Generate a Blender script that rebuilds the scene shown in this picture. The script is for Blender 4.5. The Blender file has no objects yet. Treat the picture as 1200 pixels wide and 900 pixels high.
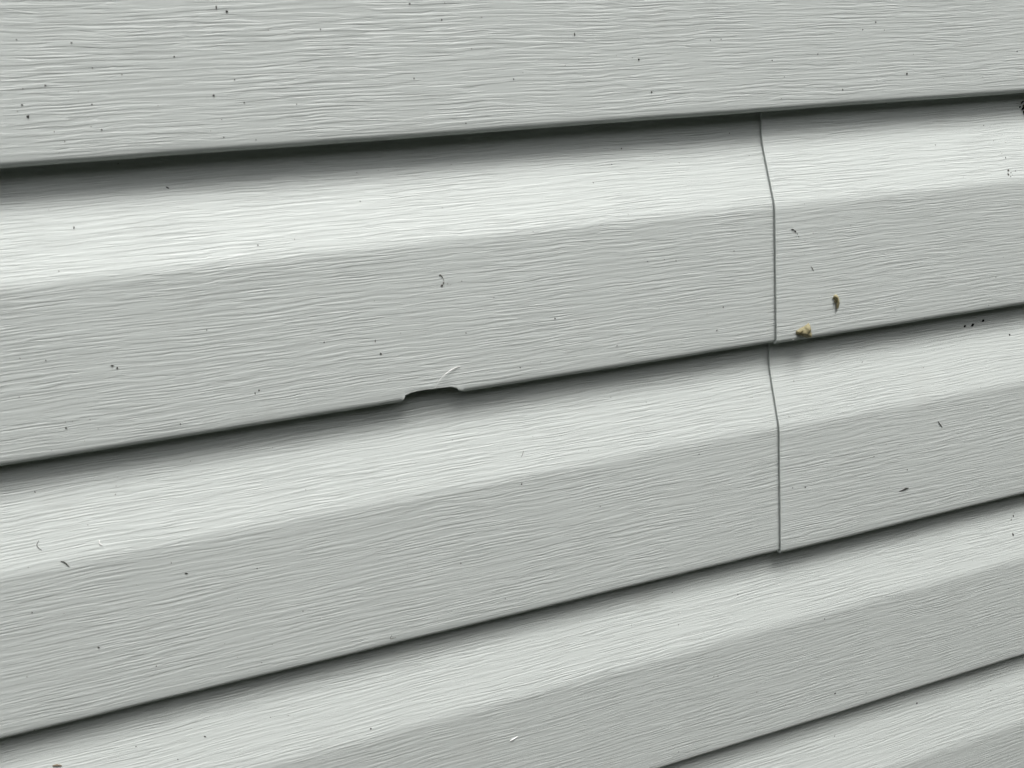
import bpy, bmesh, math, random
from mathutils import Vector, Matrix, noise
random.seed(7)
scene = bpy.context.scene

# ------------------------------------------------------------------ camera
MM = 0.001
H0 = 1.35                       # height of the first lap's bottom edge above the ground
cam_d = bpy.data.cameras.new("camera")
cam = bpy.data.objects.new("camera", cam_d)
scene.collection.objects.link(cam)
rows = ((0.94792397, -0.3053664, -0.09050695),
        (0.15261176, 0.18606199, 0.97061351),
        (0.27955285, 0.93388024, -0.22297513))
r_, u_, f_ = (Vector(v) for v in rows)
M = Matrix.Identity(4)
for i in range(3):
    M[i][0] = r_[i]; M[i][1] = u_[i]; M[i][2] = -f_[i]
M.translation = Vector((-0.25061, -0.37136, H0 - 0.02653))
cam.matrix_world = M
cam_d.sensor_width = 36
cam_d.lens = 36 * 978.87 / 1200
cam_d.clip_start = 0.01
cam_d.clip_end = 500
cam_d.dof.use_dof = True
cam_d.dof.focus_distance = 0.50
cam_d.dof.aperture_fstop = 22.0
scene.camera = cam

# ------------------------------------------------------------------ world, sun, exposure (overcast)
SUN_EL, SUN_AZ = math.radians(65), math.radians(166)      # azimuth measured from +Y clockwise
world = bpy.data.worlds.new("World")
scene.world = world
world.use_nodes = True
nt = world.node_tree
nt.nodes.clear()
sky = nt.nodes.new('ShaderNodeTexSky')
sky.sky_type = 'NISHITA'
sky.sun_disc = False
sky.sun_elevation = SUN_EL
sky.sun_rotation = SUN_AZ
sky.air_density = 1.5
sky.dust_density = 6.0
hs = nt.nodes.new('ShaderNodeHueSaturation')
hs.inputs['Saturation'].default_value = 0.12
bg = nt.nodes.new('ShaderNodeBackground')
bg.inputs['Strength'].default_value = 0.066
wo = nt.nodes.new('ShaderNodeOutputWorld')
nt.links.new(sky.outputs[0], hs.inputs['Color'])
nt.links.new(hs.outputs[0], bg.inputs['Color'])
nt.links.new(bg.outputs[0], wo.inputs['Surface'])
sd = bpy.data.lights.new("sun", 'SUN')
sd.energy = 1.35
sd.angle = math.radians(24)
sd.color = (1.0, 0.985, 0.96)
so = bpy.data.objects.new("sun", sd)
scene.collection.objects.link(so)
sun_dir = Vector((math.sin(SUN_AZ) * math.cos(SUN_EL), math.cos(SUN_AZ) * math.cos(SUN_EL), math.sin(SUN_EL)))
so.rotation_euler = sun_dir.to_track_quat('Z', 'Y').to_euler()
scene.view_settings.view_transform = 'Standard'
scene.view_settings.look = 'None'
scene.view_settings.gamma = 1
scene.view_settings.exposure = 1.07
scene.view_settings.use_curve_mapping = False
scene.cycles.max_bounces = 8
scene.cycles.diffuse_bounces = 4

# ------------------------------------------------------------------ profile of one lap (millimetres)
PITCH = 114.3
O_B, O_C, S_C, S_K = 8.78, 9.91, 44.13, 12.0
ZB = {1: (0.15, 2.40), 2: (0.41, -1.56), 3: (-0.98, -0.83), 4: (2.23, -1.22)}      # each line sits a little off level
ZC = {2: (-0.50, -1.23), 3: (0.13, -1.95), 4: (0.06, 2.83), 5: (-2.0, 6.0)}

def fillet(a, p, b, r, n):
    """rounded corner p between the directions to a and b, tangent length r"""
    ax, ay = a[0] - p[0], a[1] - p[1]; la = math.hypot(ax, ay)
    bx, by = b[0] - p[0], b[1] - p[1]; lb = math.hypot(bx, by)
    q0 = (p[0] + ax / la * r, p[1] + ay / la * r); q1 = (p[0] + bx / lb * r, p[1] + by / lb * r)
    out = []
    for i in range(n + 1):
        t = i / n
        out.append(((1 - t) ** 2 * q0[0] + 2 * t * (1 - t) * p[0] + t * t * q1[0],
                    (1 - t) ** 2 * q0[1] + 2 * t * (1 - t) * p[1] + t * t * q1[1]))
    return out

def lerp_pts(a, b, n):
    return [(a[0] + (b[0] - a[0]) * i / n, a[1] + (b[1] - a[1]) * i / n) for i in range(1, n)]

def profile():
    """(s, o): s = distance down from the lap above, o = how far out from the wall"""
    top, K, Cc, Bb = (-24.0, 0.0), (S_K, 0.0), (S_C, O_C), (PITCH, O_B)
    k = fillet(top, K, Cc, 5.0, 8)
    c = fillet(K, Cc, Bb, 2.6, 8)
    p = [top] + lerp_pts(top, k[0], 5) + k + lerp_pts(k[-1], c[0], 5) + c
    end = (PITCH - 2.6, O_B + 0.03)
    p += lerp_pts(c[-1], end, 24)
    n = 9                                           # rolled lip
    for i in range(n + 1):
        a = math.pi * i / n
        p.append((PITCH - 2.6 + 2.6 * math.sin(a), O_B - 2.2 + 2.2 * math.cos(a)))
    e = p[-1]
    p += lerp_pts(e, (PITCH - 16.0, e[1] - 0.6), 5) + [(PITCH - 16.0, e[1] - 0.6)]
    return p

def waves(x, s, row):
    """slow unevenness of the sheet, millimetres outward / downward; x in mm"""
    v = Vector((x / 170.0, s / 60.0, row * 7.3))
    w = noise.noise(v) * 0.16 + noise.noise(v * 3.1) * 0.04
    return w

def line_offset(row, s, x):
    """millimetres up"""
    xm = max(-450, min(450, x)) / 1000.0
    f = lambda t: t[0] + t[1] * xm
    z = (0.0, 0.0)
    b0, c, b1 = f(ZB.get(row - 1, z)), f(ZC.get(row, z)), f(ZB.get(row, z))
    if s <= 0: return b0
    if s < S_C: return b0 + (c - b0) * s / S_C
    return c + (b1 - c) * min(1, (s - S_C) / (PITCH - S_C))

def surf(x, row, s, o, extra=0.0, dz=0.0):
    """x mm, row number, s mm, o mm -> world point"""
    lip = max(0.0, min(1.0, (s - 104) / 8.0))
    wz = noise.noise(Vector((x / 90.0, row * 3.7, 5.0))) * 0.35 * lip + noise.noise(Vector((x / 22.0, row * 1.7, 9.0))) * 0.10 * lip
    oo = o + extra + waves(x, s, row) * min(1, max(0, (s + 5) / 20.0))
    if row >= 3: oo += {3: 2.4, 4: 3.2}.get(row, 3.6) * min(1.0, max(0.0, (44 - s) / 38.0))        # the lower laps sit less deep behind the lap above
    zz = -(row - 2) * PITCH - s + line_offset(row, s, x) + wz + dz
    return Vector((x * MM, -oo * MM, H0 + zz * MM))

# ------------------------------------------------------------------ helpers
def link(o): scene.collection.objects.link(o); return o

def tag(o, label=None, cat=None, group=None, kind=None):
    if label: o['label'] = label
    if cat: o['category'] = cat
    if group: o['group'] = group
    if kind: o['kind'] = kind
    return o

def mesh_obj(name, verts, faces, mat, parent=None, smooth=True):
    me = bpy.data.meshes.new(name)
    me.from_pydata([tuple(v) for v in verts], [], faces)
    me.update()
    if smooth: me.polygons.foreach_set('use_smooth', [True] * len(me.polygons))
    me.materials.append(mat)
    o = link(bpy.data.objects.new(name, me))
    if parent: o.parent = parent
    return o

def empty(name, loc):
    e = link(bpy.data.objects.new(name, None)); e.location = loc; e.empty_display_size = 0.02
    return e

class N:
    """tiny node builder"""
    def __init__(s, name):
        s.m = bpy.data.materials.new(name); s.m.use_nodes = True
        s.t = s.m.node_tree; s.b = s.t.nodes['Principled BSDF']
    def add(s, typ, **kw):
        n = s.t.nodes.new(typ)
        for k, v in kw.items():
            if k.startswith('i_'):
                n.inputs[k[2:].replace('_', ' ')].default_value = v
            else: setattr(n, k, v)
        return n
    def l(s, a, b): s.t.links.new(a, b)
    def math(s, op, a, b=None, c=None, clamp=False):
        n = s.t.nodes.new('ShaderNodeMath'); n.operation = op; n.use_clamp = clamp
        for i, v in enumerate((a, b, c)):
            if v is None: continue
            if isinstance(v, (int, float)): n.inputs[i].default_value = v
            else: s.l(v, n.inputs[i])
        return n.outputs[0]

def flat(name, col, rough=0.6, spec=0.4, var=0.0, scale=800.0, bump=0.0):
    n = N(name); n.b.inputs['Roughness'].default_value = rough
    n.b.inputs['Specular IOR Level'].default_value = spec
    tc = n.add('ShaderNodeTexCoord'); ns = n.add('ShaderNodeTexNoise', i_Scale=scale, i_Detail=4.0)
    n.l(tc.outputs['Object'], ns.inputs['Vector'])
    mx = n.add('ShaderNodeMix', data_type='RGBA')
    mx.inputs[6].default_value = (*[c * (1 - var) for c in col], 1); mx.inputs[7].default_value = (*[min(1, c * (1 + var)) for c in col], 1)
    n.l(ns.outputs['Fac'], mx.inputs[0]); n.l(mx.outputs[2], n.b.inputs['Base Color'])
    if bump:
        b = n.add('ShaderNodeBump', i_Strength=bump, i_Distance=0.0004); n.l(ns.outputs['Fac'], b.inputs['Height']); n.l(b.outputs[0], n.b.inputs['Normal'])
    return n.m

# ------------------------------------------------------------------ vinyl with embossed wood grain
def vinyl_material():
    n = N('embossed_vinyl')
    uv = n.add('ShaderNodeUVMap'); uv.uv_map = 'UVMap'
    sep = n.add('ShaderNodeSeparateXYZ'); n.l(uv.outputs[0], sep.inputs[0])
    U, V = sep.outputs[0], sep.outputs[1]          # both in metres of sheet
    # slow drift of the grain lines up and down
    def coord(su, sv, w=0.0, vin=None):
        c = n.add('ShaderNodeCombineXYZ')
        n.l(n.math('MULTIPLY', U, su), c.inputs[0]); n.l(n.math('MULTIPLY', vin or V, sv), c.inputs[1]); c.inputs[2].default_value = w
        return c.outputs[0]
    def noise_(vec, detail=0.0, rough=0.5, scale=1.0):
        t = n.add('ShaderNodeTexNoise', i_Scale=scale, i_Detail=detail, i_Roughness=rough); n.l(vec, t.inputs['Vector']); return t.outputs['Fac']
    d1 = noise_(coord(16, 30, 3.1)); d2 = noise_(coord(75, 90, 8.2))
    Vd = n.math('ADD', V, n.math('ADD', n.math('MULTIPLY', n.math('SUBTRACT', d1, 0.5), 0.0026), n.math('MULTIPLY', n.math('SUBTRACT', d2, 0.5), 0.0007)))
    # long strokes, medium strokes
    a = noise_(coord(32, 840, 0.0, Vd), 1.0, 0.45)
    b = noise_(coord(62, 1350, 4.7, Vd), 1.0, 0.5)
    c = noise_(coord(30, 1000, 11.3, Vd), 0.0)
    def ss(v, lo, hi, tlo, thi):
        r = n.add('ShaderNodeMapRange', interpolation_type='SMOOTHSTEP'); n.l(v, r.inputs[0])
        r.inputs[1].default_value = lo; r.inputs[2].default_value = hi; r.inputs[3].default_value = tlo; r.inputs[4].default_value = thi
        return r.outputs[0]
    def groove(v, width, depth):
        q = n.math('ABSOLUTE', n.math('SUBTRACT', v, 0.5))
        return ss(q, 0.0, width, -depth, 0.0)
    patch = ss(noise_(coord(22, 60, 17.0), 1.0), 0.36, 0.62, 0.6, 1.15)
    h = n.math('ADD', ss(a, 0.46, 0.54, 0, 1.0), n.math('MULTIPLY', ss(b, 0.40, 0.60, 0, 1.0), 0.38))
    h = n.math('ADD', h, groove(c, 0.03, 0.75))
    h = n.math('MULTIPLY', h, patch)
    fine = noise_(coord(700, 900, 2.0), 2.0)
    h = n.math('ADD', h, n.math('MULTIPLY', fine, 0.10))
    att = n.add('ShaderNodeAttribute', attribute_name='grain')
    h = n.math('MULTIPLY', h, att.outputs['Fac'])
    bp = n.add('ShaderNodeBump', i_Strength=1.0, i_Distance=GRAIN); n.l(h, bp.inputs['Height'])
    n.l(bp.outputs[0], n.b.inputs['Normal'])
    # colour: pale grey, faint clouds of dirt, scattered pin-point specks
    cloud = noise_(coord(9, 14, 30.0), 4.0, 0.6)
    smear = ss(noise_(coord(28, 22, 41.0), 3.0, 0.6), 0.60, 0.78, 0, 1)
    mx = n.add('ShaderNodeMix', data_type='RGBA'); mx.inputs[6].default_value = (*[v * 0.965 for v in BASE], 1); mx.inputs[7].default_value = (*[v * 1.03 for v in BASE], 1)
    n.l(cloud, mx.inputs[0])
    m2 = n.add('ShaderNodeMix', data_type='RGBA'); m2.inputs[7].default_value = (0.40, 0.385, 0.35, 1)
    n.l(mx.outputs[2], m2.inputs[6]); n.l(n.math('MULTIPLY', smear, 0.11), m2.inputs[0])
    vo = n.add('ShaderNodeTexVoronoi', feature='F1', i_Scale=1.0); n.l(coord(210, 210, 5.0), vo.inputs['Vector'])
    sp = n.add('ShaderNodeSeparateColor'); n.l(vo.outputs['Color'], sp.inputs[0])
    rad = n.math('MULTIPLY', ss(sp.outputs[0], 0.80, 1.0, 0.0, 1.0), 0.055)
    dot = n.math('LESS_THAN', vo.outputs['Distance'], rad)
    m3 = n.add('ShaderNodeMix', data_type='RGBA'); m3.inputs[7].default_value = (0.10, 0.10, 0.09, 1)
    n.l(m2.outputs[2], m3.inputs[6]); n.l(n.math('MULTIPLY', dot, 0.7), m3.inputs[0])
    n.l(m3.outputs[2], n.b.inputs['Base Color'])
    n.b.inputs['Specular IOR Level'].default_value = 0.45
    rr = ss(cloud, 0.3, 0.7, 0.42, 0.50); n.l(rr, n.b.inputs['Roughness'])
    return n.m
GRAIN = 0.000085
BASE = (0.595, 0.630, 0.609)
VINYL = vinyl_material()

# ------------------------------------------------------------------ laps and panels
THICK = 1.0
PROF = profile()

def notch_depth(x):
    """how much of the lip is broken away at x (mm), only on the cracked lap"""
    pts = NOTCH
    if x <= pts[0][0] or x >= pts[-1][0]: return 0.0
    for (x0, h0), (x1, h1) in zip(pts, pts[1:]):
        if x0 <= x <= x1:
            t = (x - x0) / (x1 - x0); t = t * t * (3 - 2 * t)
            return h0 + (h1 - h0) * t
    return 0.0

def xs_for(x0, x1, fine=None):
    out, x = [], x0
    while x < x1 - 1e-6:
        out.append(x)
        if fine and fine[0] - 2 < x < fine[1] + 2: x += 0.25
        elif -560 < x < 360: x += 4.0
        else: x += 20.0
        if fine and out[-1] < fine[0] - 2 < x: x = fine[0] - 2 + 1e-3
    out.append(x1)
    return out

def lap(parent, row, x0, x1, extra=0.0, dz=0.0, notched=False, hide_edge=False):
    """one lap of the panel: the folded sheet swept along x, with real thickness"""
    fine = (NOTCH[0][0], NOTCH[-1][0]) if notched else None
    xs = xs_for(x0, x1, fine)
    n = len(PROF)
    # normals of the profile in (s, o)
    nor = []
    for i in range(n):
        a, b = PROF[max(0, i - 1)], PROF[min(n - 1, i + 1)]
        ds, do = b[0] - a[0], b[1] - a[1]; l = math.hypot(ds, do) or 1
        nor.append((-do / l, ds / l))                   # points outward from the wall on the face
    arc = [0.0]
    for i in range(1, n): arc.append(arc[-1] + math.hypot(PROF[i][0] - PROF[i - 1][0], PROF[i][1] - PROF[i - 1][1]))
    lipi = next(i for i in range(n) if PROF[i][0] > PITCH - 3)
    verts, uvs, grain = [], [], []
    ring = 2 * n
    base = parent.location
    for x in xs:
        cut = notch_depth(x) if notched else 0.0
        lim = PITCH - cut
        col = []
        for side in (0, 1):
            for i in (range(n) if side == 0 else range(n - 1, -1, -1)):
                s, o = PROF[i]
                off = 0.0 if side == 0 else -THICK
                s2, o2 = s + nor[i][0] * off, o + nor[i][1] * off
                if cut > 0.02:
                    face_o = O_B + (0.0 if side == 0 else -THICK)
                    if i > lipi:
                        k = min(1.0, cut / 1.6)
                        tgt_s = lim; tgt_o = face_o - (0.0 if side else 0.0)
                        # the broken part: the roll is gone, everything ends at the cut
                        s2 = s2 + (tgt_s - s2) * k; o2 = o2 + (tgt_o - o2) * k
                    if s2 > lim: s2 = lim
                col.append((s2, o2, i))
        for s2, o2, i in col:
            p = surf(x, row, s2, o2, extra, dz)
            verts.append(p - base); uvs.append((x * MM + row * 1.37 + (5 if extra else 0), arc[i] * MM + row * 0.61))
            s = PROF[i][0]
            g = 1.0
            if i >= lipi: g = 0.4 if i <= lipi + 2 else 0.05
            grain.append(g)
    faces = []
    for j in range(len(xs) - 1):
        for i in range(ring):
            a = j * ring + i; b = j * ring + (i + 1) % ring
            faces.append((a, b, b + ring, a + ring))
    o = mesh_obj('lap', verts, faces, VINYL, parent)
    me = o.data
    bm = bmesh.new(); bm.from_mesh(me); bm.verts.ensure_lookup_table()
    # end caps as strips between the outer and the inner skin
    for j in (0, len(xs) - 1):
        for i in range(n - 1):
            a, b = j * ring + i, j * ring + i + 1
            c, d = j * ring + ring - 1 - (i + 1), j * ring + ring - 1 - i
            q = [bm.verts[v] for v in (a, b, c, d)]
            if len(set(q)) == 4:
                try: bm.faces.new(q if j == 0 else q[::-1]).smooth = True
                except ValueError: pass
    lay = bm.loops.layers.uv.new('UVMap')
    gl = bm.verts.layers.float.new('grain')
    for v in bm.verts: v[gl] = grain[v.index]
    for f in bm.faces:
        for lp in f.loops: lp[lay].uv = uvs[lp.vert.index]
    bmesh.ops.remove_doubles(bm, verts=bm.verts[:], dist=2e-6)
    bmesh.ops.recalc_face_normals(bm, faces=bm.faces[:])
    for e in bm.edges:
        if len(e.link_faces) == 2 and e.calc_face_angle(0) > 0.75: e.smooth = False
    bm.to_mesh(me); bm.free()
    return o

def panel(label, rowsx, x0, x1, extra=0.0, dz=0.0, notch_row=None, group='siding panels of the wall'):
    xm = (x0 + x1) / 2
    e = empty('siding_panel', (xm * MM, 0, H0 - (rowsx[-1] - 1) * PITCH * MM))
    tag(e, label, 'siding panel', group)
    for r in rowsx: lap(e, r, x0, x1, extra, dz, notched=(r == notch_row))
    return e
SPECKS = [(-246.5,1,61.5,2.2,'v'),(-242.9,1,63.0,2.2,'o'),(-228.4,1,70.2,1,'o'),(-208.1,1,70.5,1.2,'o'),(-317.3,1,70.5,1.2,'o'),(-299.4,1,72.2,1.3,'o'),(-264.7,1,78.5,1.3,'o'),(-294.0,1,81.2,1.2,'o'),(-284.3,1,84.0,1,'o'),(-243.9,1,87.8,1.3,'o'),(-311.0,1,86.5,1.3,'o'),(-318.7,1,87.2,1,'o'),(-252.6,1,93.2,1.8,'o'),(-320.1,1,92.8,1.4,'o'),(-296.6,1,94.0,1.4,'o'),(-322.0,1,95.0,0.9,'o'),(-318.9,1,97.0,2.4,'o'),(-241.6,1,96.5,1.3,'o'),(-273.6,1,95.8,0.8,'o'),(-221.5,1,98.2,1.2,'v'),(-298.4,1,101.8,0.8,'o'),(-294.9,1,103.2,1.5,'o'),(-311.3,1,102.8,1,'o'),(-251.4,1,109.0,1.2,'o'),(-308.4,1,106.5,1,'o'),(-239.3,1,110.8,1.2,'v'),(-311.1,1,110.5,0.8,'o'),(-276.0,2,11.8,2,'d'),(-312.1,2,24.2,2.3,'v'),(-244.9,2,38.0,1.5,'o'),(-230.0,2,37.2,1,'o'),(-320.0,2,16.5,0.8,'o'),(-300.4,1,89.2,0.8,'o'),(-170.8,1,62.0,1.8,'o'),(-156.0,1,62.0,1,'o'),(-158.0,1,68.5,1.6,'o'),(-140.6,1,68.0,0.9,'o'),(-98.9,1,76.2,2,'v'),(-68.4,1,87.8,2,'o'),(-71.6,1,87.0,0.9,'o'),(-79.4,1,85.8,0.8,'o'),(-172.4,1,90.8,1.4,'o'),(-128.6,1,93.2,1.4,'o'),(-124.2,1,90.8,1,'v'),(-62.7,1,102.2,2,'o'),(-151.8,1,110.0,1.3,'o'),(-104.3,1,88.8,0.9,'o'),(-75.4,2,11.2,1.6,'o'),(-81.6,2,18.0,1.2,'o'),(-199.8,2,12.2,1,'o'),(-190.5,2,12.0,0.8,'o'),(-158.0,2,12.0,0.9,'o'),(-92.5,2,25.5,1.2,'o'),(-200.4,2,24.2,1.2,'o'),(-46.7,2,20.0,1,'o'),(-165.4,2,30.2,0.8,'o'),(60.9,1,76.0,1.6,'o'),(53.3,1,79.2,1.5,'o'),(66.2,1,79.8,1,'o'),(-31.5,1,81.0,1.2,'o'),(-25.9,1,80.8,1.2,'o'),(27.2,1,89.5,1.5,'o'),(1.5,1,91.2,1.3,'o'),(84.3,1,92.0,1,'o'),(80.5,1,101.0,2.1,'o'),(8.3,1,99.0,1,'o'),(41.8,1,106.8,1.6,'o'),(62.2,1,103.5,0.8,'o'),(151.4,1,93.2,1.6,'o'),(129.2,1,105.0,1,'o'),(103.6,1,104.5,0.7,'o'),(6.4,1,109.0,1,'o'),(103.4,2,22.0,1.2,'o'),(-17.2,2,8.2,1.2,'o'),(-8.0,2,19.5,1,'o'),(-22.8,2,64.2,1.3,'o'),(44.5,2,58.0,1,'o'),(147.8,2,31.8,1.6,'v'),(145.9,2,29.5,1.0,'o'),(152.6,2,39.0,1.3,'o'),(137.7,2,14.2,1.2,'o'),(142.3,2,22.5,1.0,'o'),(-319.6,2,40.2,1,'o'),(-270.1,2,70.2,1.2,'o'),(-224.1,2,82.0,1.4,'o'),(-307.6,2,79.8,2.0,'h'),(-305.9,2,81.0,1.6,'o'),(-330.5,2,74.2,1.2,'o'),(-339.2,2,72.0,1,'o'),(-342.5,2,87.2,1,'o'),(-328.7,2,102.5,1.8,'o'),(-328.6,2,100.0,0.9,'o'),(-326.0,2,100.2,0.8,'o'),(-319.6,2,100.5,0.9,'o'),(-253.7,2,98.8,1.8,'o'),(-255.4,2,99.8,1.6,'v'),(-286.6,2,108.2,1.3,'o'),(-346.3,3,14.0,1.4,'o'),(-317.0,3,20.5,1.2,'o'),(-316.3,3,17.2,0.9,'o'),(-286.1,3,12.2,0.9,'o'),(-252.0,3,12.2,1,'o'),(-241.0,3,32.5,1,'o'),(-323.2,2,109.0,0.8,'o'),(-317.4,2,104.8,0.8,'o'),(-161.1,2,62.8,1,'o'),(-202.4,2,84.5,1.8,'v'),(-200.7,2,90.5,1.9,'o'),(-161.5,2,86.5,1.2,'o'),(-190.9,2,82.5,0.8,'o'),(-147.0,2,72.0,1,'o'),(-118.5,2,85.5,1.8,'o'),(-88.0,2,103.0,1.4,'o'),(-137.4,2,106.5,1.3,'o'),(-127.3,2,105.2,0.9,'o'),(-200.6,2,66.8,0.7,'o'),(-198.6,2,102.8,0.8,'o'),(-69.7,2,64.2,1.2,'o'),(-60.9,2,64.2,1,'o'),(-54.7,2,65.5,1.2,'o'),(-64.8,2,87.8,0.8,'o'),(-90.3,3,15.2,1.1,'o'),(-142.2,3,48.0,1.7,'o'),(-133.3,3,27.2,0.8,'o'),(-106.3,3,38.2,0.9,'o'),(-102.8,3,67.2,1.4,'o'),(-112.0,3,62.5,0.9,'o'),(-203.8,3,45.0,0.8,'o'),(-102.9,3,57.5,0.7,'o'),(-29.6,2,91.5,1.4,'o'),(-33.5,2,102.8,1.7,'d2'),(-38.8,2,93.8,0.8,'o'),(141.1,2,95.8,1.4,'o'),(137.1,2,111.2,1,'o'),(73.5,2,105.5,1,'o'),(159.1,3,17.2,2.2,'o'),(57.0,3,18.2,1.5,'d2'),(96.1,3,26.8,1.1,'o'),(12.9,3,21.8,1.2,'o'),(39.7,3,42.2,1,'o'),(6.7,3,39.0,1,'o'),(132.6,3,42.8,1,'o'),(112.0,3,35.5,0.8,'o'),(-12.2,3,27.2,0.8,'o'),(67.8,3,64.5,1.1,'v'),(59.9,3,70.2,1.3,'o'),(82.6,3,82.0,1.4,'o'),(7.6,3,78.0,1.5,'o'),(15.5,3,79.2,1.7,'o'),(34.5,3,90.0,1,'o'),(-46.8,3,50.5,1.4,'o'),(45.1,3,86.0,0.8,'o'),(50.1,3,93.2,0.8,'o'),(163.1,3,64.0,0.9,'o'),(170.4,4,15.2,1.4,'o'),(114.3,3,108.2,0.8,'o'),(-300.2,3,52.5,1.3,'v'),(-295.2,3,58.5,2.0,'h'),(-266.5,3,62.8,1.3,'o'),(-355.4,3,61.8,1.3,'o'),(-334.4,3,83.0,1.8,'d'),(-314.1,3,97.2,1.5,'o'),(-344.2,3,65.0,0.8,'o'),(-250.3,3,87.2,1.2,'o'),(-265.7,3,99.5,1,'o'),(-281.2,3,101.8,1,'o'),(-271.4,3,107.0,1.2,'h'),(-285.2,3,94.0,0.9,'o'),(-362.9,3,88.8,1,'o'),(-365.2,3,113.2,1.5,'o'),(-272.0,4,22.8,1.1,'o'),(-264.2,4,24.0,1,'o'),(-301.0,4,23.8,2,'d'),(-329.6,4,20.5,1.2,'o'),(-313.6,4,30.5,1.3,'o'),(-345.9,3,87.5,0.7,'o'),(-273.2,3,95.0,0.7,'o'),(-175.7,3,80.8,1.5,'o'),(-155.7,3,103.8,1.7,'v'),(-189.9,3,105.8,0.9,'o'),(-92.1,3,95.0,1,'o'),(-186.5,3,75.8,0.6,'o'),(-201.1,3,76.8,0.8,'o'),(-62.5,4,11.5,1.2,'o'),(-126.4,4,18.0,0.7,'o'),(-88.1,4,23.2,1.1,'o'),(-61.7,4,29.2,1.2,'o'),(-228.1,4,39.8,1.9,'o'),(-66.6,4,106.2,1.2,'o'),(-24.0,4,21.5,1.6,'o'),(28.1,4,47.8,1.6,'o'),(-43.4,4,64.8,1.4,'o'),(-40.9,4,65.0,1.4,'o'),(-16.7,4,82.8,1.2,'o'),(-14.0,4,77.5,0.7,'o'),(2.0,4,97.0,1.1,'o'),(35.5,4,99.2,2.2,'o'),(57.3,4,105.5,1.3,'v'),(99.7,5,12.8,2.3,'o'),(90.2,5,6.0,1,'o'),(39.0,5,16.5,1.4,'o'),(161.6,4,62.0,1.3,'o'),(166.9,4,28.0,2.8,'v'),(169.4,4,16.8,2.2,'o'),(167.4,4,18.8,1.5,'o'),(156.8,5,19.5,1.5,'o'),(154.7,5,21.0,1.1,'o'),(158.4,5,18.5,0.9,'o'),(49.1,3,104.8,0.9,'o'),(185.8,5,10.8,1,'o'),(169.5,4,44.0,0.9,'o'),(29.7,4,27.0,0.7,'o'),(-47.7,4,36.8,0.7,'o')]
WHITE = [(150.2, 2, 23.8, 1.8), (25.6, 2, 92.5, 1.7), (163.0, 3, 43.8, 1.6), (-116.1, 4, 15.0, 1.7), (-59.7, 4, 23.2, 1.6), (-92.7, 3, 105.2, 1.2), (1.9, 4, 22.0, 1.5), (8.7, 4, 76.0, 1.6), (87.1, 4, 89.8, 1.3), (-242.8, 3, 92.5, 1.1), (10.0, 2, 113.5, 1.6)]
SPECK_K = 0.195

NOTCH = [(-194.3, 0), (-193.2, 1.3), (-191.9, 3.3), (-189.0, 4.0), (-184.0, 4.3), (-178.0, 4.0), (-171.5, 3.8), (-168.8, 3.0), (-167.0, 1.2), (-164.5, 0)]
EXTRA = 1.65
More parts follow.
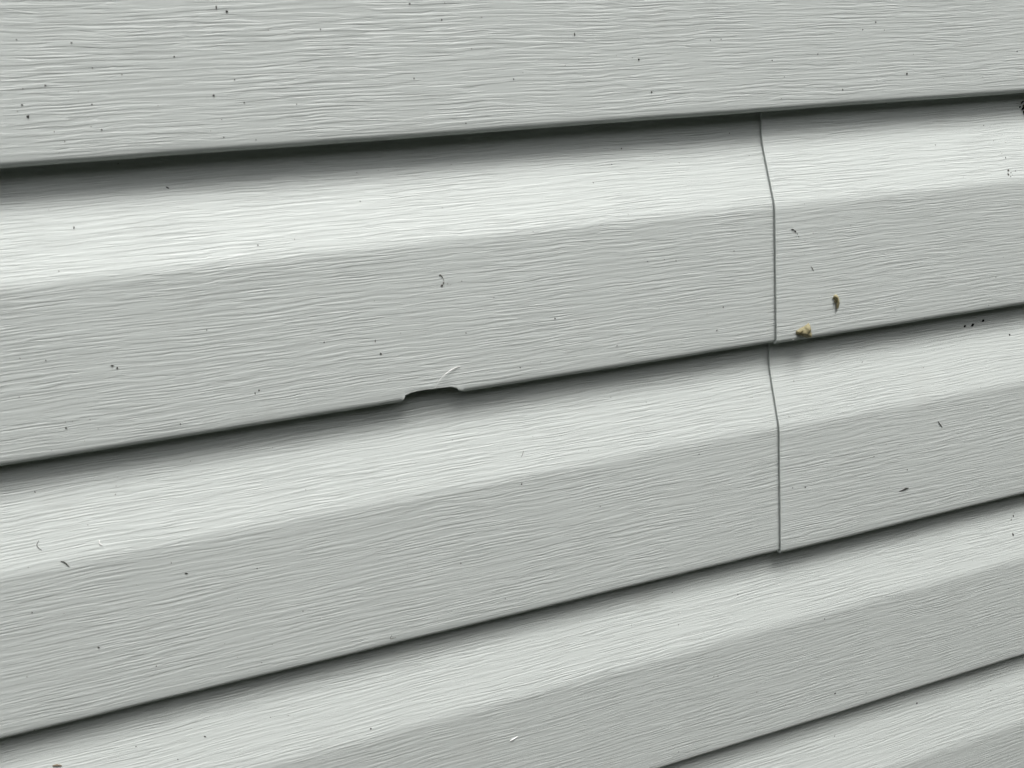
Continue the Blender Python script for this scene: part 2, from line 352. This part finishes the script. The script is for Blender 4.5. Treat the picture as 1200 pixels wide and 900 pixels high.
# ------------------------------------------------------------------ the place: ground, wall, and unseen greenery added to block low light
def build_place():
    # lawn
    n = N('lawn'); tc = n.add('ShaderNodeTexCoord'); ns = n.add('ShaderNodeTexNoise', i_Scale=3.0, i_Detail=8.0)
    n.l(tc.outputs['Object'], ns.inputs['Vector'])
    mx = n.add('ShaderNodeMix', data_type='RGBA'); mx.inputs[6].default_value = (0.030, 0.038, 0.022, 1); mx.inputs[7].default_value = (0.060, 0.072, 0.042, 1)
    n.l(ns.outputs['Fac'], mx.inputs[0]); n.l(mx.outputs[2], n.b.inputs['Base Color']); n.b.inputs['Roughness'].default_value = 0.95
    n.b.inputs['Specular IOR Level'].default_value = 0.1
    vs, fs = [], []
    g = [-200, -60, -20, -8, -4, -2, -1, -0.3, 0.3, 1, 2, 4, 8, 20, 60, 200]
    for i, x in enumerate(g):
        for j, y in enumerate(g):
            vs.append((x, y, 0.02 * noise.noise(Vector((x * .7, y * .7, 0)))))
    m = len(g)
    for i in range(m - 1):
        for j in range(m - 1): fs.append((i * m + j, (i + 1) * m + j, (i + 1) * m + j + 1, i * m + j + 1))
    tag(mesh_obj('ground', vs, fs, n.m), kind='structure')
    # unseen evergreen screen added behind the camera to darken the lap gaps: leaf-sized faces
    hm = flat('shade_leaves', (0.034, 0.044, 0.026), 0.7, 0.2, 0.35, 30)
    bark = flat('bark', (0.09, 0.065, 0.045), 0.9, 0.1, 0.3, 60)
    rnd = random.Random(3); vs, fs = [], []
    for k in range(32000):
        x = rnd.uniform(-9, 9); z = rnd.uniform(0.0, 3.0) + 0.18 * noise.noise(Vector((x * 1.3, 0, 2)))
        y = -4.2 + rnd.choice((-1, 1)) * abs(rnd.gauss(0.55, 0.16)) if z < 2.75 else -4.2 + rnd.uniform(-.6, .6)
        c = Vector((x, y, max(0.02, z))); a = Vector((rnd.gauss(0, 1), rnd.gauss(0, 1), rnd.gauss(0, 1))).normalized()
        b = a.cross(Vector((rnd.gauss(0, 1), rnd.gauss(0, 1), rnd.gauss(0, 1)))).normalized()
        i = len(vs); vs += [c - a * .09, c + b * .05, c + a * .09, c - b * .05]; fs.append((i, i + 1, i + 2, i + 3))
    i = len(vs)
    vs += [(x, y, z) for x in (-9, 9) for y in (-4.6, -3.8) for z in (0, 2.75)]
    fs += [tuple(i + q for q in f) for f in ((0, 1, 3, 2), (4, 6, 7, 5), (0, 4, 5, 1), (2, 3, 7, 6), (1, 5, 7, 3))]
    tag(mesh_obj('shade_hedge', vs, fs, hm, smooth=False), kind='stuff', label='unseen evergreen screen added across the lawn to darken the gaps under the laps', cat='shade_hedge')
    # unseen row of shrubs added behind the camera so the lower laps get darker
    for sx, top in ((-2.3, 1.70), (-1.35, 1.78), (-0.4, 1.74), (0.55, 1.84), (1.5, 1.80), (2.4, 1.7)):
        e = empty('shade_shrub', (sx, -1.15, 0)); tag(e, 'unseen dark shrub added to shade the lower laps of the siding', 'shrub', 'unseen shrubs added to shade the siding')
        vs, fs = [], []
        for k in range(6500):
            t = rnd.random(); z = 0.12 + (top - 0.12) * t ** .8
            rad = 0.60 * (1 - 0.25 * abs(2 * t - 1) ** 2) * (0.55 + 0.45 * rnd.random() ** .5)
            w = rnd.uniform(0, 2 * math.pi)
            c = Vector((rad * math.cos(w), rad * .62 * math.sin(w), z))
            a = Vector((rnd.gauss(0, 1), rnd.gauss(0, 1), rnd.gauss(0, 1))).normalized()
            b = a.cross(Vector((rnd.gauss(0, 1), rnd.gauss(0, 1), rnd.gauss(0, 1)))).normalized()
            i = len(vs); vs += [c - a * .04, c + b * .022, c + a * .04, c - b * .022]; fs.append((i, i + 1, i + 2, i + 3))
        mesh_obj('foliage', vs, fs, hm, e, smooth=False)
        vs, fs = [], []
        for q in range(9):
            w = 2 * math.pi * q / 9 + rnd.uniform(-.3, .3); tip = Vector((.42 * math.cos(w), .26 * math.sin(w), top * .85)); i = len(vs)
            for p0, rr in ((Vector((0, 0, 0)), .02), (tip * .5, .012), (tip, .004)):
                for u in range(5):
                    h = 2 * math.pi * u / 5; vs.append(p0 + Vector((math.cos(h) * rr, math.sin(h) * rr, 0)))
            for lv in range(2):
                for u in range(5): fs.append((i + lv * 5 + u, i + lv * 5 + (u + 1) % 5, i + lv * 5 + 5 + (u + 1) % 5, i + lv * 5 + 5 + u))
        mesh_obj('branch', vs, fs, bark, e)
    # sheathing behind the siding
    sh = flat('sheathing_board', (0.10, 0.085, 0.06), 0.9, 0.2, 0.2, 20)
    x0, x1, y0, y1, z0, z1 = -2.4, 2.4, 0.018, 0.12, 0.45, 2.35
    vs = [(x, y, z) for x in (x0, x1) for y in (y0, y1) for z in (z0, z1)]
    fs = [(0, 1, 3, 2), (4, 6, 7, 5), (0, 4, 5, 1), (2, 3, 7, 6), (1, 5, 7, 3), (0, 2, 6, 4)]
    tag(mesh_obj('sheathing_wall', vs, fs, sh, smooth=False), kind='structure')
build_place()

XL, XR = -1900.0, 1700.0
panel('pale grey embossed siding panel crossing the top, above the first dark gap', (0, 1), XL, XR, 0.0)
panel('long siding panel left of the seam, a chip broken out of its edge', (2, 3), XL, 26.0, 0.0, 0.0, 2)
panel('siding panel right of the seam, with two tan husks stuck on it', (2, 3), 0.0, XR, EXTRA, -0.5)
panel('unbroken pale grey siding panel crossing the bottom of the wall, below the seam', (4, 5), XL, XR, 0.0)
panel('siding panel continuing the wall below the frame', (6, 7), XL, XR, 0.0)
panel('siding panel continuing the wall above the frame', (-2, -1), XL, XR, 0.0)

# ------------------------------------------------------------------ small things on the siding
def on_surface(x, row, s):
    extra, dz = (EXTRA, -0.5) if (row in (2, 3) and x > 0) else (0.0, 0.0)
    o = PROF[0][1]
    for (s0, o0), (s1, o1) in zip(PROF, PROF[1:]):
        if s1 <= s0: break
        if s0 <= s <= s1: o = o0 + (o1 - o0) * (s - s0) / (s1 - s0); sl = (o1 - o0) / (s1 - s0); break
    else: sl = 0
    if s > PITCH - 2.6:
        k = min(1, (s - PITCH + 2.6) / 2.6); o = O_B - 2.2 + 2.2 * math.sqrt(max(0, 1 - k * k)); sl = -0.8
    p = surf(x, row, s, o, extra, dz)
    n = Vector((0, -1, sl)).normalized()
    return p, n
def frame(n):
    r = Vector((1, 0, 0)); u = n.cross(r).normalized()
    if u.z < 0: u = -u
    return r, u

dirt_m = flat('dirt', (0.03, 0.028, 0.025), 0.85, 0.2, 0.4, 3000)
grit_m = flat('grey_grit', (0.15, 0.145, 0.13), 0.85, 0.2, 0.3, 3000)
white_m = flat('white_flake', (0.82, 0.82, 0.80), 0.5, 0.4, 0.05, 3000)
husk_m = flat('dry_husk', (0.31, 0.275, 0.16), 0.6, 0.3, 0.30, 900, 0.6)
husk_d = flat('husk_inside', (0.13, 0.11, 0.055), 0.8, 0.2, 0.3, 900)
brown_m = flat('brown_litter', (0.20, 0.165, 0.12), 0.8, 0.2, 0.3, 2000)
hair_m = flat('pale_hair', (0.92, 0.91, 0.88), 0.35, 0.6)
black_m = flat('black_grime', (0.012, 0.012, 0.011), 0.9, 0.1, 0.3, 3000)

def blob_mesh(name, seed, mat, ax=1.0, ay=1.0, depth=0.6, rough=0.35):
    bm = bmesh.new(); bmesh.ops.create_icosphere(bm, subdivisions=2, radius=1.0)
    for v in bm.verts:
        k = 1 + rough * noise.noise(v.co * 1.6 + Vector((seed * 5.1, seed, 0)))
        v.co = Vector((v.co.x * k * ax, v.co.y * k * ay, v.co.z * k * depth))
    for f in bm.faces: f.smooth = True
    me = bpy.data.meshes.new(name); bm.to_mesh(me); bm.free(); me.materials.append(mat); return me

def place(o, x, row, s, size_mm, rot=0.0, sink=0.25):
    p, n = on_surface(x, row, s); r, u = frame(n)
    c, d = math.cos(rot), math.sin(rot)
    a = r * c + u * d; b = -r * d + u * c
    m = Matrix((a, b, n)).transposed().to_4x4()
    m = m @ Matrix.Scale(size_mm * MM, 4); m.translation = p + n * (size_mm * MM * (0.6 - sink))
    o.matrix_world = m
    return o

specks = {k: [blob_mesh('dirt_speck', i + off, m, ax, ay, .5, .7) for i in range(4)] for k, off, m, ax, ay in
          (('o', 0, dirt_m, 1, 1), ('l', 10, dirt_m, .55, 1.5), ('g', 20, grit_m, 1, 1))}
rnd = random.Random(11)
for (x, row, s, sz, k) in SPECKS:
    kind = 'o' if sz >= 1.2 else 'g'
    rot = rnd.uniform(-.5, .5)
    if k != 'o':
        kind = 'l'; rot = {'v': rnd.uniform(-.25, .1), 'd': .9, 'd2': -.8, 'h': 1.35}[k]
    o = link(bpy.data.objects.new('dirt_speck', rnd.choice(specks[kind])))
    place(o, x, row, s, SPECK_K * sz * rnd.uniform(.9, 1.1), rot)
    tag(o, 'tiny dark speck of dirt stuck to the embossed siding', 'dirt speck', 'tiny dirt specks scattered over the siding')
white_me = [blob_mesh('white_flake', 30 + i, white_m, 1, .7, .35, .8) for i in range(3)]
for (x, row, s, sz) in WHITE:
    o = link(bpy.data.objects.new('white_flake', rnd.choice(white_me)))
    place(o, x, row, s, SPECK_K * 1.1 * sz, rnd.uniform(-.6, .6))
    tag(o, 'minute white flake caught in the grain of the siding', 'flake', 'minute white flakes on the siding')

def tube(name, pts, radii, mat, lifts=None, sides=7, parent=None):
    """thin fibre through surface points (x,row,s); lifts = mm off the surface"""
    P = []
    lifts = lifts or [radii[min(i, len(radii) - 1)] for i in range(len(pts))]
    if len(radii) == 1: radii = radii * len(pts)
    if len(lifts) == 1: lifts = lifts * len(pts)
    for q, l in zip(pts, lifts):
        p, n = on_surface(*q); P.append(p + n * l * MM)
    fineP, fineR = [], []
    m = len(P)
    for i in range(m - 1):
        p0, p1, p2, p3 = P[max(0, i - 1)], P[i], P[i + 1], P[min(m - 1, i + 2)]
        for j in range(6):
            t = j / 6
            fineP.append(0.5 * ((2 * p1) + (-p0 + p2) * t + (2 * p0 - 5 * p1 + 4 * p2 - p3) * t * t + (-p0 + 3 * p1 - 3 * p2 + p3) * t ** 3))
            fineR.append(radii[i] + (radii[i + 1] - radii[i]) * t)
    fineP.append(P[-1]); fineR.append(radii[-1])
    vs, fs = [], []
    for i, p in enumerate(fineP):
        d = (fineP[min(i + 1, len(fineP) - 1)] - fineP[max(0, i - 1)]).normalized()
        a = d.cross(Vector((0, -1, 0.01))).normalized(); b = d.cross(a)
        for k in range(sides):
            w = 2 * math.pi * k / sides
            vs.append(p + (a * math.cos(w) + b * math.sin(w)) * fineR[i] * MM)
    for i in range(len(fineP) - 1):
        for k in range(sides):
            q = i * sides + k; q2 = i * sides + (k + 1) % sides
            fs.append((q, q2, q2 + sides, q + sides))
    fs.append(tuple(range(sides))[::-1]); fs.append(tuple((len(fineP) - 1) * sides + k for k in range(sides)))
    return mesh_obj(name, vs, fs, mat, parent)

# the pale hair caught on the chipped edge
tag(tube('hair', [(-178.6, 2, 110.2), (-176.6, 2, 107.0), (-175.2, 2, 105.2), (-173.2, 2, 103.8), (-170.6, 2, 102.5), (-168.2, 2, 101.8), (-165.8, 2, 101.4)],
         [.08, .09, .11, .13, .15, .16, .07], hair_m, [.3, 1.1, 1.6, 1.5, .9, .5, .3]),
    'curved white hair standing on the siding just above the chipped edge', 'hair')

# husks
def husk(name, outline, ridge, label, inner=None):
    """a bent dry shell: outline points (x, row, s, lift) around a raised ridge point, 0.25 mm thick"""
    P = [on_surface(*q[:3])[0] + on_surface(*q[:3])[1] * q[3] * MM for q in outline]
    R = [on_surface(*q[:3])[0] + on_surface(*q[:3])[1] * q[3] * MM for q in ridge]
    e = empty(name, sum(P, Vector()) / len(P)); tag(e, label, 'husk', 'tan husks stuck on the siding')
    b = e.location.copy()
    bm = bmesh.new()
    pv = [bm.verts.new(p - b) for p in P]; rv = [bm.verts.new(p - b) for p in R]
    m = len(P)
    near = [min(range(len(R)), key=lambda k: (R[k] - P[i]).length) for i in range(m)]
    for i in range(m):
        j = (i + 1) % m
        if near[i] == near[j]: bm.faces.new((pv[i], pv[j], rv[near[i]]))
        else: bm.faces.new((pv[i], pv[j], rv[near[j]], rv[near[i]]))
    bmesh.ops.triangulate(bm, faces=bm.faces[:])
    bmesh.ops.subdivide_edges(bm, edges=bm.edges[:], cuts=3, use_grid_fill=True, smooth=0.3)
    for v in bm.verts: v.co += Vector((0, -1, 0)) * 0.00025 * noise.noise(v.co * 900)
    bmesh.ops.recalc_face_normals(bm, faces=bm.faces[:])
    ret = bmesh.ops.solidify(bm, geom=bm.faces[:], thickness=0.00025)
    for f in bm.faces: f.smooth = True
    me = bpy.data.meshes.new('shell'); bm.to_mesh(me); bm.free(); me.materials.append(husk_m)
    o = link(bpy.data.objects.new('shell', me)); o.parent = e
    if inner:
        x, row, s, sz, ax, ay, rot, lift = inner
        c = link(bpy.data.objects.new('hollow', blob_mesh('hollow', 44, husk_d, ax, ay, .35, .4)))
        p, n = on_surface(x, row, s); r, u = frame(n); cc, dd = math.cos(rot), math.sin(rot)
        mm = Matrix((r * cc + u * dd, -r * dd + u * cc, n)).transposed().to_4x4() @ Matrix.Scale(sz * MM, 4)
        mm.translation = p + n * lift * MM - b
        c.matrix_local = mm; c.parent = e
    return e
husk('seed_husk', [(18.2, 2, 105.2, 1.2), (19.3, 2, 106.6, .9), (20.3, 2, 109.5, .5), (20.6, 2, 112.5, 1.3), (17.5, 2, 112.8, .8), (14.5, 2, 111.6, .3), (11.2, 2, 110.4, .3), (11.0, 2, 108.8, .6), (13.0, 2, 107.6, .9), (15.6, 2, 106.6, 1.0)],
     [(17.6, 2, 108.4, 3.6), (16.4, 2, 110.8, 2.8)],
     'larger triangular tan husk at the bottom edge of the lap, right of the seam', (13.3, 2, 109.3, 1.0, 1.5, .55, .45, 1.9))
husk('seed_husk', [(33.6, 2, 92.8, .8), (34.9, 2, 92.2, 1.0), (36.4, 2, 93.4, .8), (37.6, 2, 95.6, .5), (37.7, 2, 97.6, .6), (36.9, 2, 99.6, .8), (35.7, 2, 100.6, .9), (35.3, 2, 98.6, .9), (35.4, 2, 96.6, .8), (34.5, 2, 95.2, .6), (33.4, 2, 94.4, .5)],
     [(35.2, 2, 93.8, 1.9), (36.2, 2, 96.6, 2.0), (36.1, 2, 98.8, 1.5)],
     'smaller crescent-shaped tan husk on the flat face of the lap, right of the seam', (34.5, 2, 96.2, .6, .5, 1.5, .3, .8))

def blobs(name, label, cat, items, mat, group=None, fibres=()):
    """a little clump of grime: several lumps and threads in one mesh"""
    x, row, s = items[0][:3]
    base, _ = on_surface(x, row, s)
    bm = bmesh.new()
    for i, (x, row, s, sz, ax, ay, rot) in enumerate(items):
        p, n = on_surface(x, row, s); r, u = frame(n); c, d = math.cos(rot), math.sin(rot)
        sz = sz * 1.35
        m = Matrix((r * c + u * d, -r * d + u * c, n)).transposed().to_4x4() @ Matrix.Scale(sz * MM, 4)
        m.translation = p + n * sz * MM * .3 - base
        ret = bmesh.ops.create_icosphere(bm, subdivisions=2, radius=1.0)
        for v in ret['verts']:
            k = 1 + .6 * noise.noise(v.co * 1.7 + Vector((i * 3.3, 1, 0)))
            v.co = m @ Vector((v.co.x * k * ax, v.co.y * k * ay, v.co.z * k * .6))
    for f in bm.faces: f.smooth = True
    me = bpy.data.meshes.new(name); bm.to_mesh(me); bm.free(); me.materials.append(mat)
    o = link(bpy.data.objects.new(name, me)); o.location = base
    tag(o, label, cat, group)
    return o

for x, s, w, sz in ((127.4, 8.2, 'left', .50), (132.9, 8.2, 'middle', .60), (140.3, 6.8, 'right', .52)):
    blobs('insect_dropping', 'black dot under the lap right of the seam, %s of the row of three' % w, 'dropping',
          [(x, 3, s, sz, 1, 1, 0)], black_m, 'row of three black dots')
G2 = 'crooked dark debris fibres on the siding'
blobs('debris', 'crooked dark crumb of debris on the chipped lap, above and left of the middle', 'debris',
      [(-170.2, 2, 63.6, .42, 1, .7, .3), (-169.4, 2, 62.5, .30, .8, 1, -.5), (-169.2, 2, 61.2, .22, .6, 1.3, .1), (-169.8, 2, 59.8, .30, .6, 1.4, .6), (-170.5, 2, 59.0, .34, 1, .7, 0), (-167.6, 2, 63.2, .16, 1.6, .5, .3), (-166.2, 2, 63.6, .12, 1.3, .6, .2)], grit_m, G2)
blobs('debris', 'dark wing-like flake with a thin tail just right of the upper seam', 'debris',
      [(9.8, 2, 56.4, .42, 1.4, .5, -.4), (11.2, 2, 57.3, .40, 1.1, .5, -.8), (12.4, 2, 58.8, .20, .5, 1.8, .4), (13.3, 2, 60.3, .18, .5, 1.8, .2)], dirt_m, G2)
blobs('debris', 'grey cluster of grime on the bright slope near the right edge', 'debris',
      [(147.8, 2, 38.4, .42, .9, 1.0, 0), (147.2, 2, 40.4, .38, .7, 1.3, .3), (149.3, 2, 39.6, .24, 1, .7, 0), (148.6, 2, 41.6, .20, .8, 1, 0), (150.0, 2, 41.0, .14, 1, 1, 0)], grit_m, G2)
blobs('web_clump', 'black clump of web and grime in the topmost gap at the right edge', 'web clump',
      [(168.0, 2, 8.5, 1.7, 1, .9, .2), (166.2, 2, 6.2, 1.0, 1, .8, .5), (165.0, 2, 7.4, .55, 1, .8, 0), (163.2, 2, 6.3, .4, 1, .8, 0), (170.6, 2, 10.2, 1.6, .9, 1, 0), (164.6, 2, 4.0, .6, 1.4, .5, .6), (168.8, 2, 5.0, .9, 1, 1, 0)], black_m)
tag(tube('web_thread', [(160.5, 2, 4.5), (163.5, 2, 5.5), (166.5, 2, 8.0)], [.08], grit_m, [.2, 1.2, 1.0]), 'thin grey web thread running left from the black web clump', 'web thread')
for pts, rad, mat, lab in (
    ([(20.6, 2, 76.2), (21.3, 2, 77.3), (22.1, 2, 78.7)], [.10, .13, .08], grit_m, 'short hair-thin fibre right of the upper seam, above the crescent husk'),
    ([(103.0, 3, 57.6), (104.6, 3, 59.8), (106.0, 3, 61.5)], [.14, .20, .12], dirt_m, 'short slanting dark fibre on the lower lap right of the seam'),
    ([(77.6, 3, 93.7), (79.4, 3, 93.4), (81.6, 3, 92.9), (83.9, 3, 93.1)], [.12, .20, .36, .14], dirt_m, 'lying dark sliver near the bottom of the lower lap, right of the seam'),
    ([(-139.0, 3, 33.0), (-139.7, 3, 34.3), (-140.6, 3, 35.4)], [.10, .12, .08], grit_m, 'tiny curved fibre on the bright slope below the chip'),
    ([(-347.7, 3, 33.2), (-348.7, 3, 34.8), (-348.2, 3, 36.2), (-347.2, 3, 37.2)], [.09, .12, .12, .08], dirt_m, 'curled hair-thin fibre farthest left on the bright slope'),
    ([(-341.0, 3, 42.9), (-339.8, 3, 43.5), (-338.9, 3, 44.8), (-338.4, 3, 45.8)], [.14, .22, .20, .08], dirt_m, 'curled dark fibre on the crease near the left edge'),
    ([(-362.9, 4, 19.7), (-361.2, 4, 19.8), (-359.5, 4, 20.6)], [.25, .42, .20], brown_m, 'flat brown litter flake at the bottom left corner'),
    ([(-212.4, 3, 108.8), (-213.2, 3, 110.4), (-210.6, 3, 110.4)], [.08, .10, .06], grit_m, 'faint hooked fibre above the lowest long gap')):
    tag(tube('fibre', pts, [r * 1.05 for r in rad], mat), lab, 'fibre', 'fibres clinging to the siding')
tag(tube('white_sliver', [(-160.9, 4, 68.3), (-159.2, 4, 67.6), (-156.7, 4, 66.9)], [.20, .32, .14], white_m), 'white sliver lying on the lowest face, bottom middle', 'sliver', 'white slivers')
tag(tube('white_sliver', [(-325.7, 3, 37.4), (-325.8, 3, 38.8), (-324.8, 3, 39.7)], [.18, .28, .12], white_m), 'white sliver on the bright slope near the left edge', 'sliver', 'white slivers')
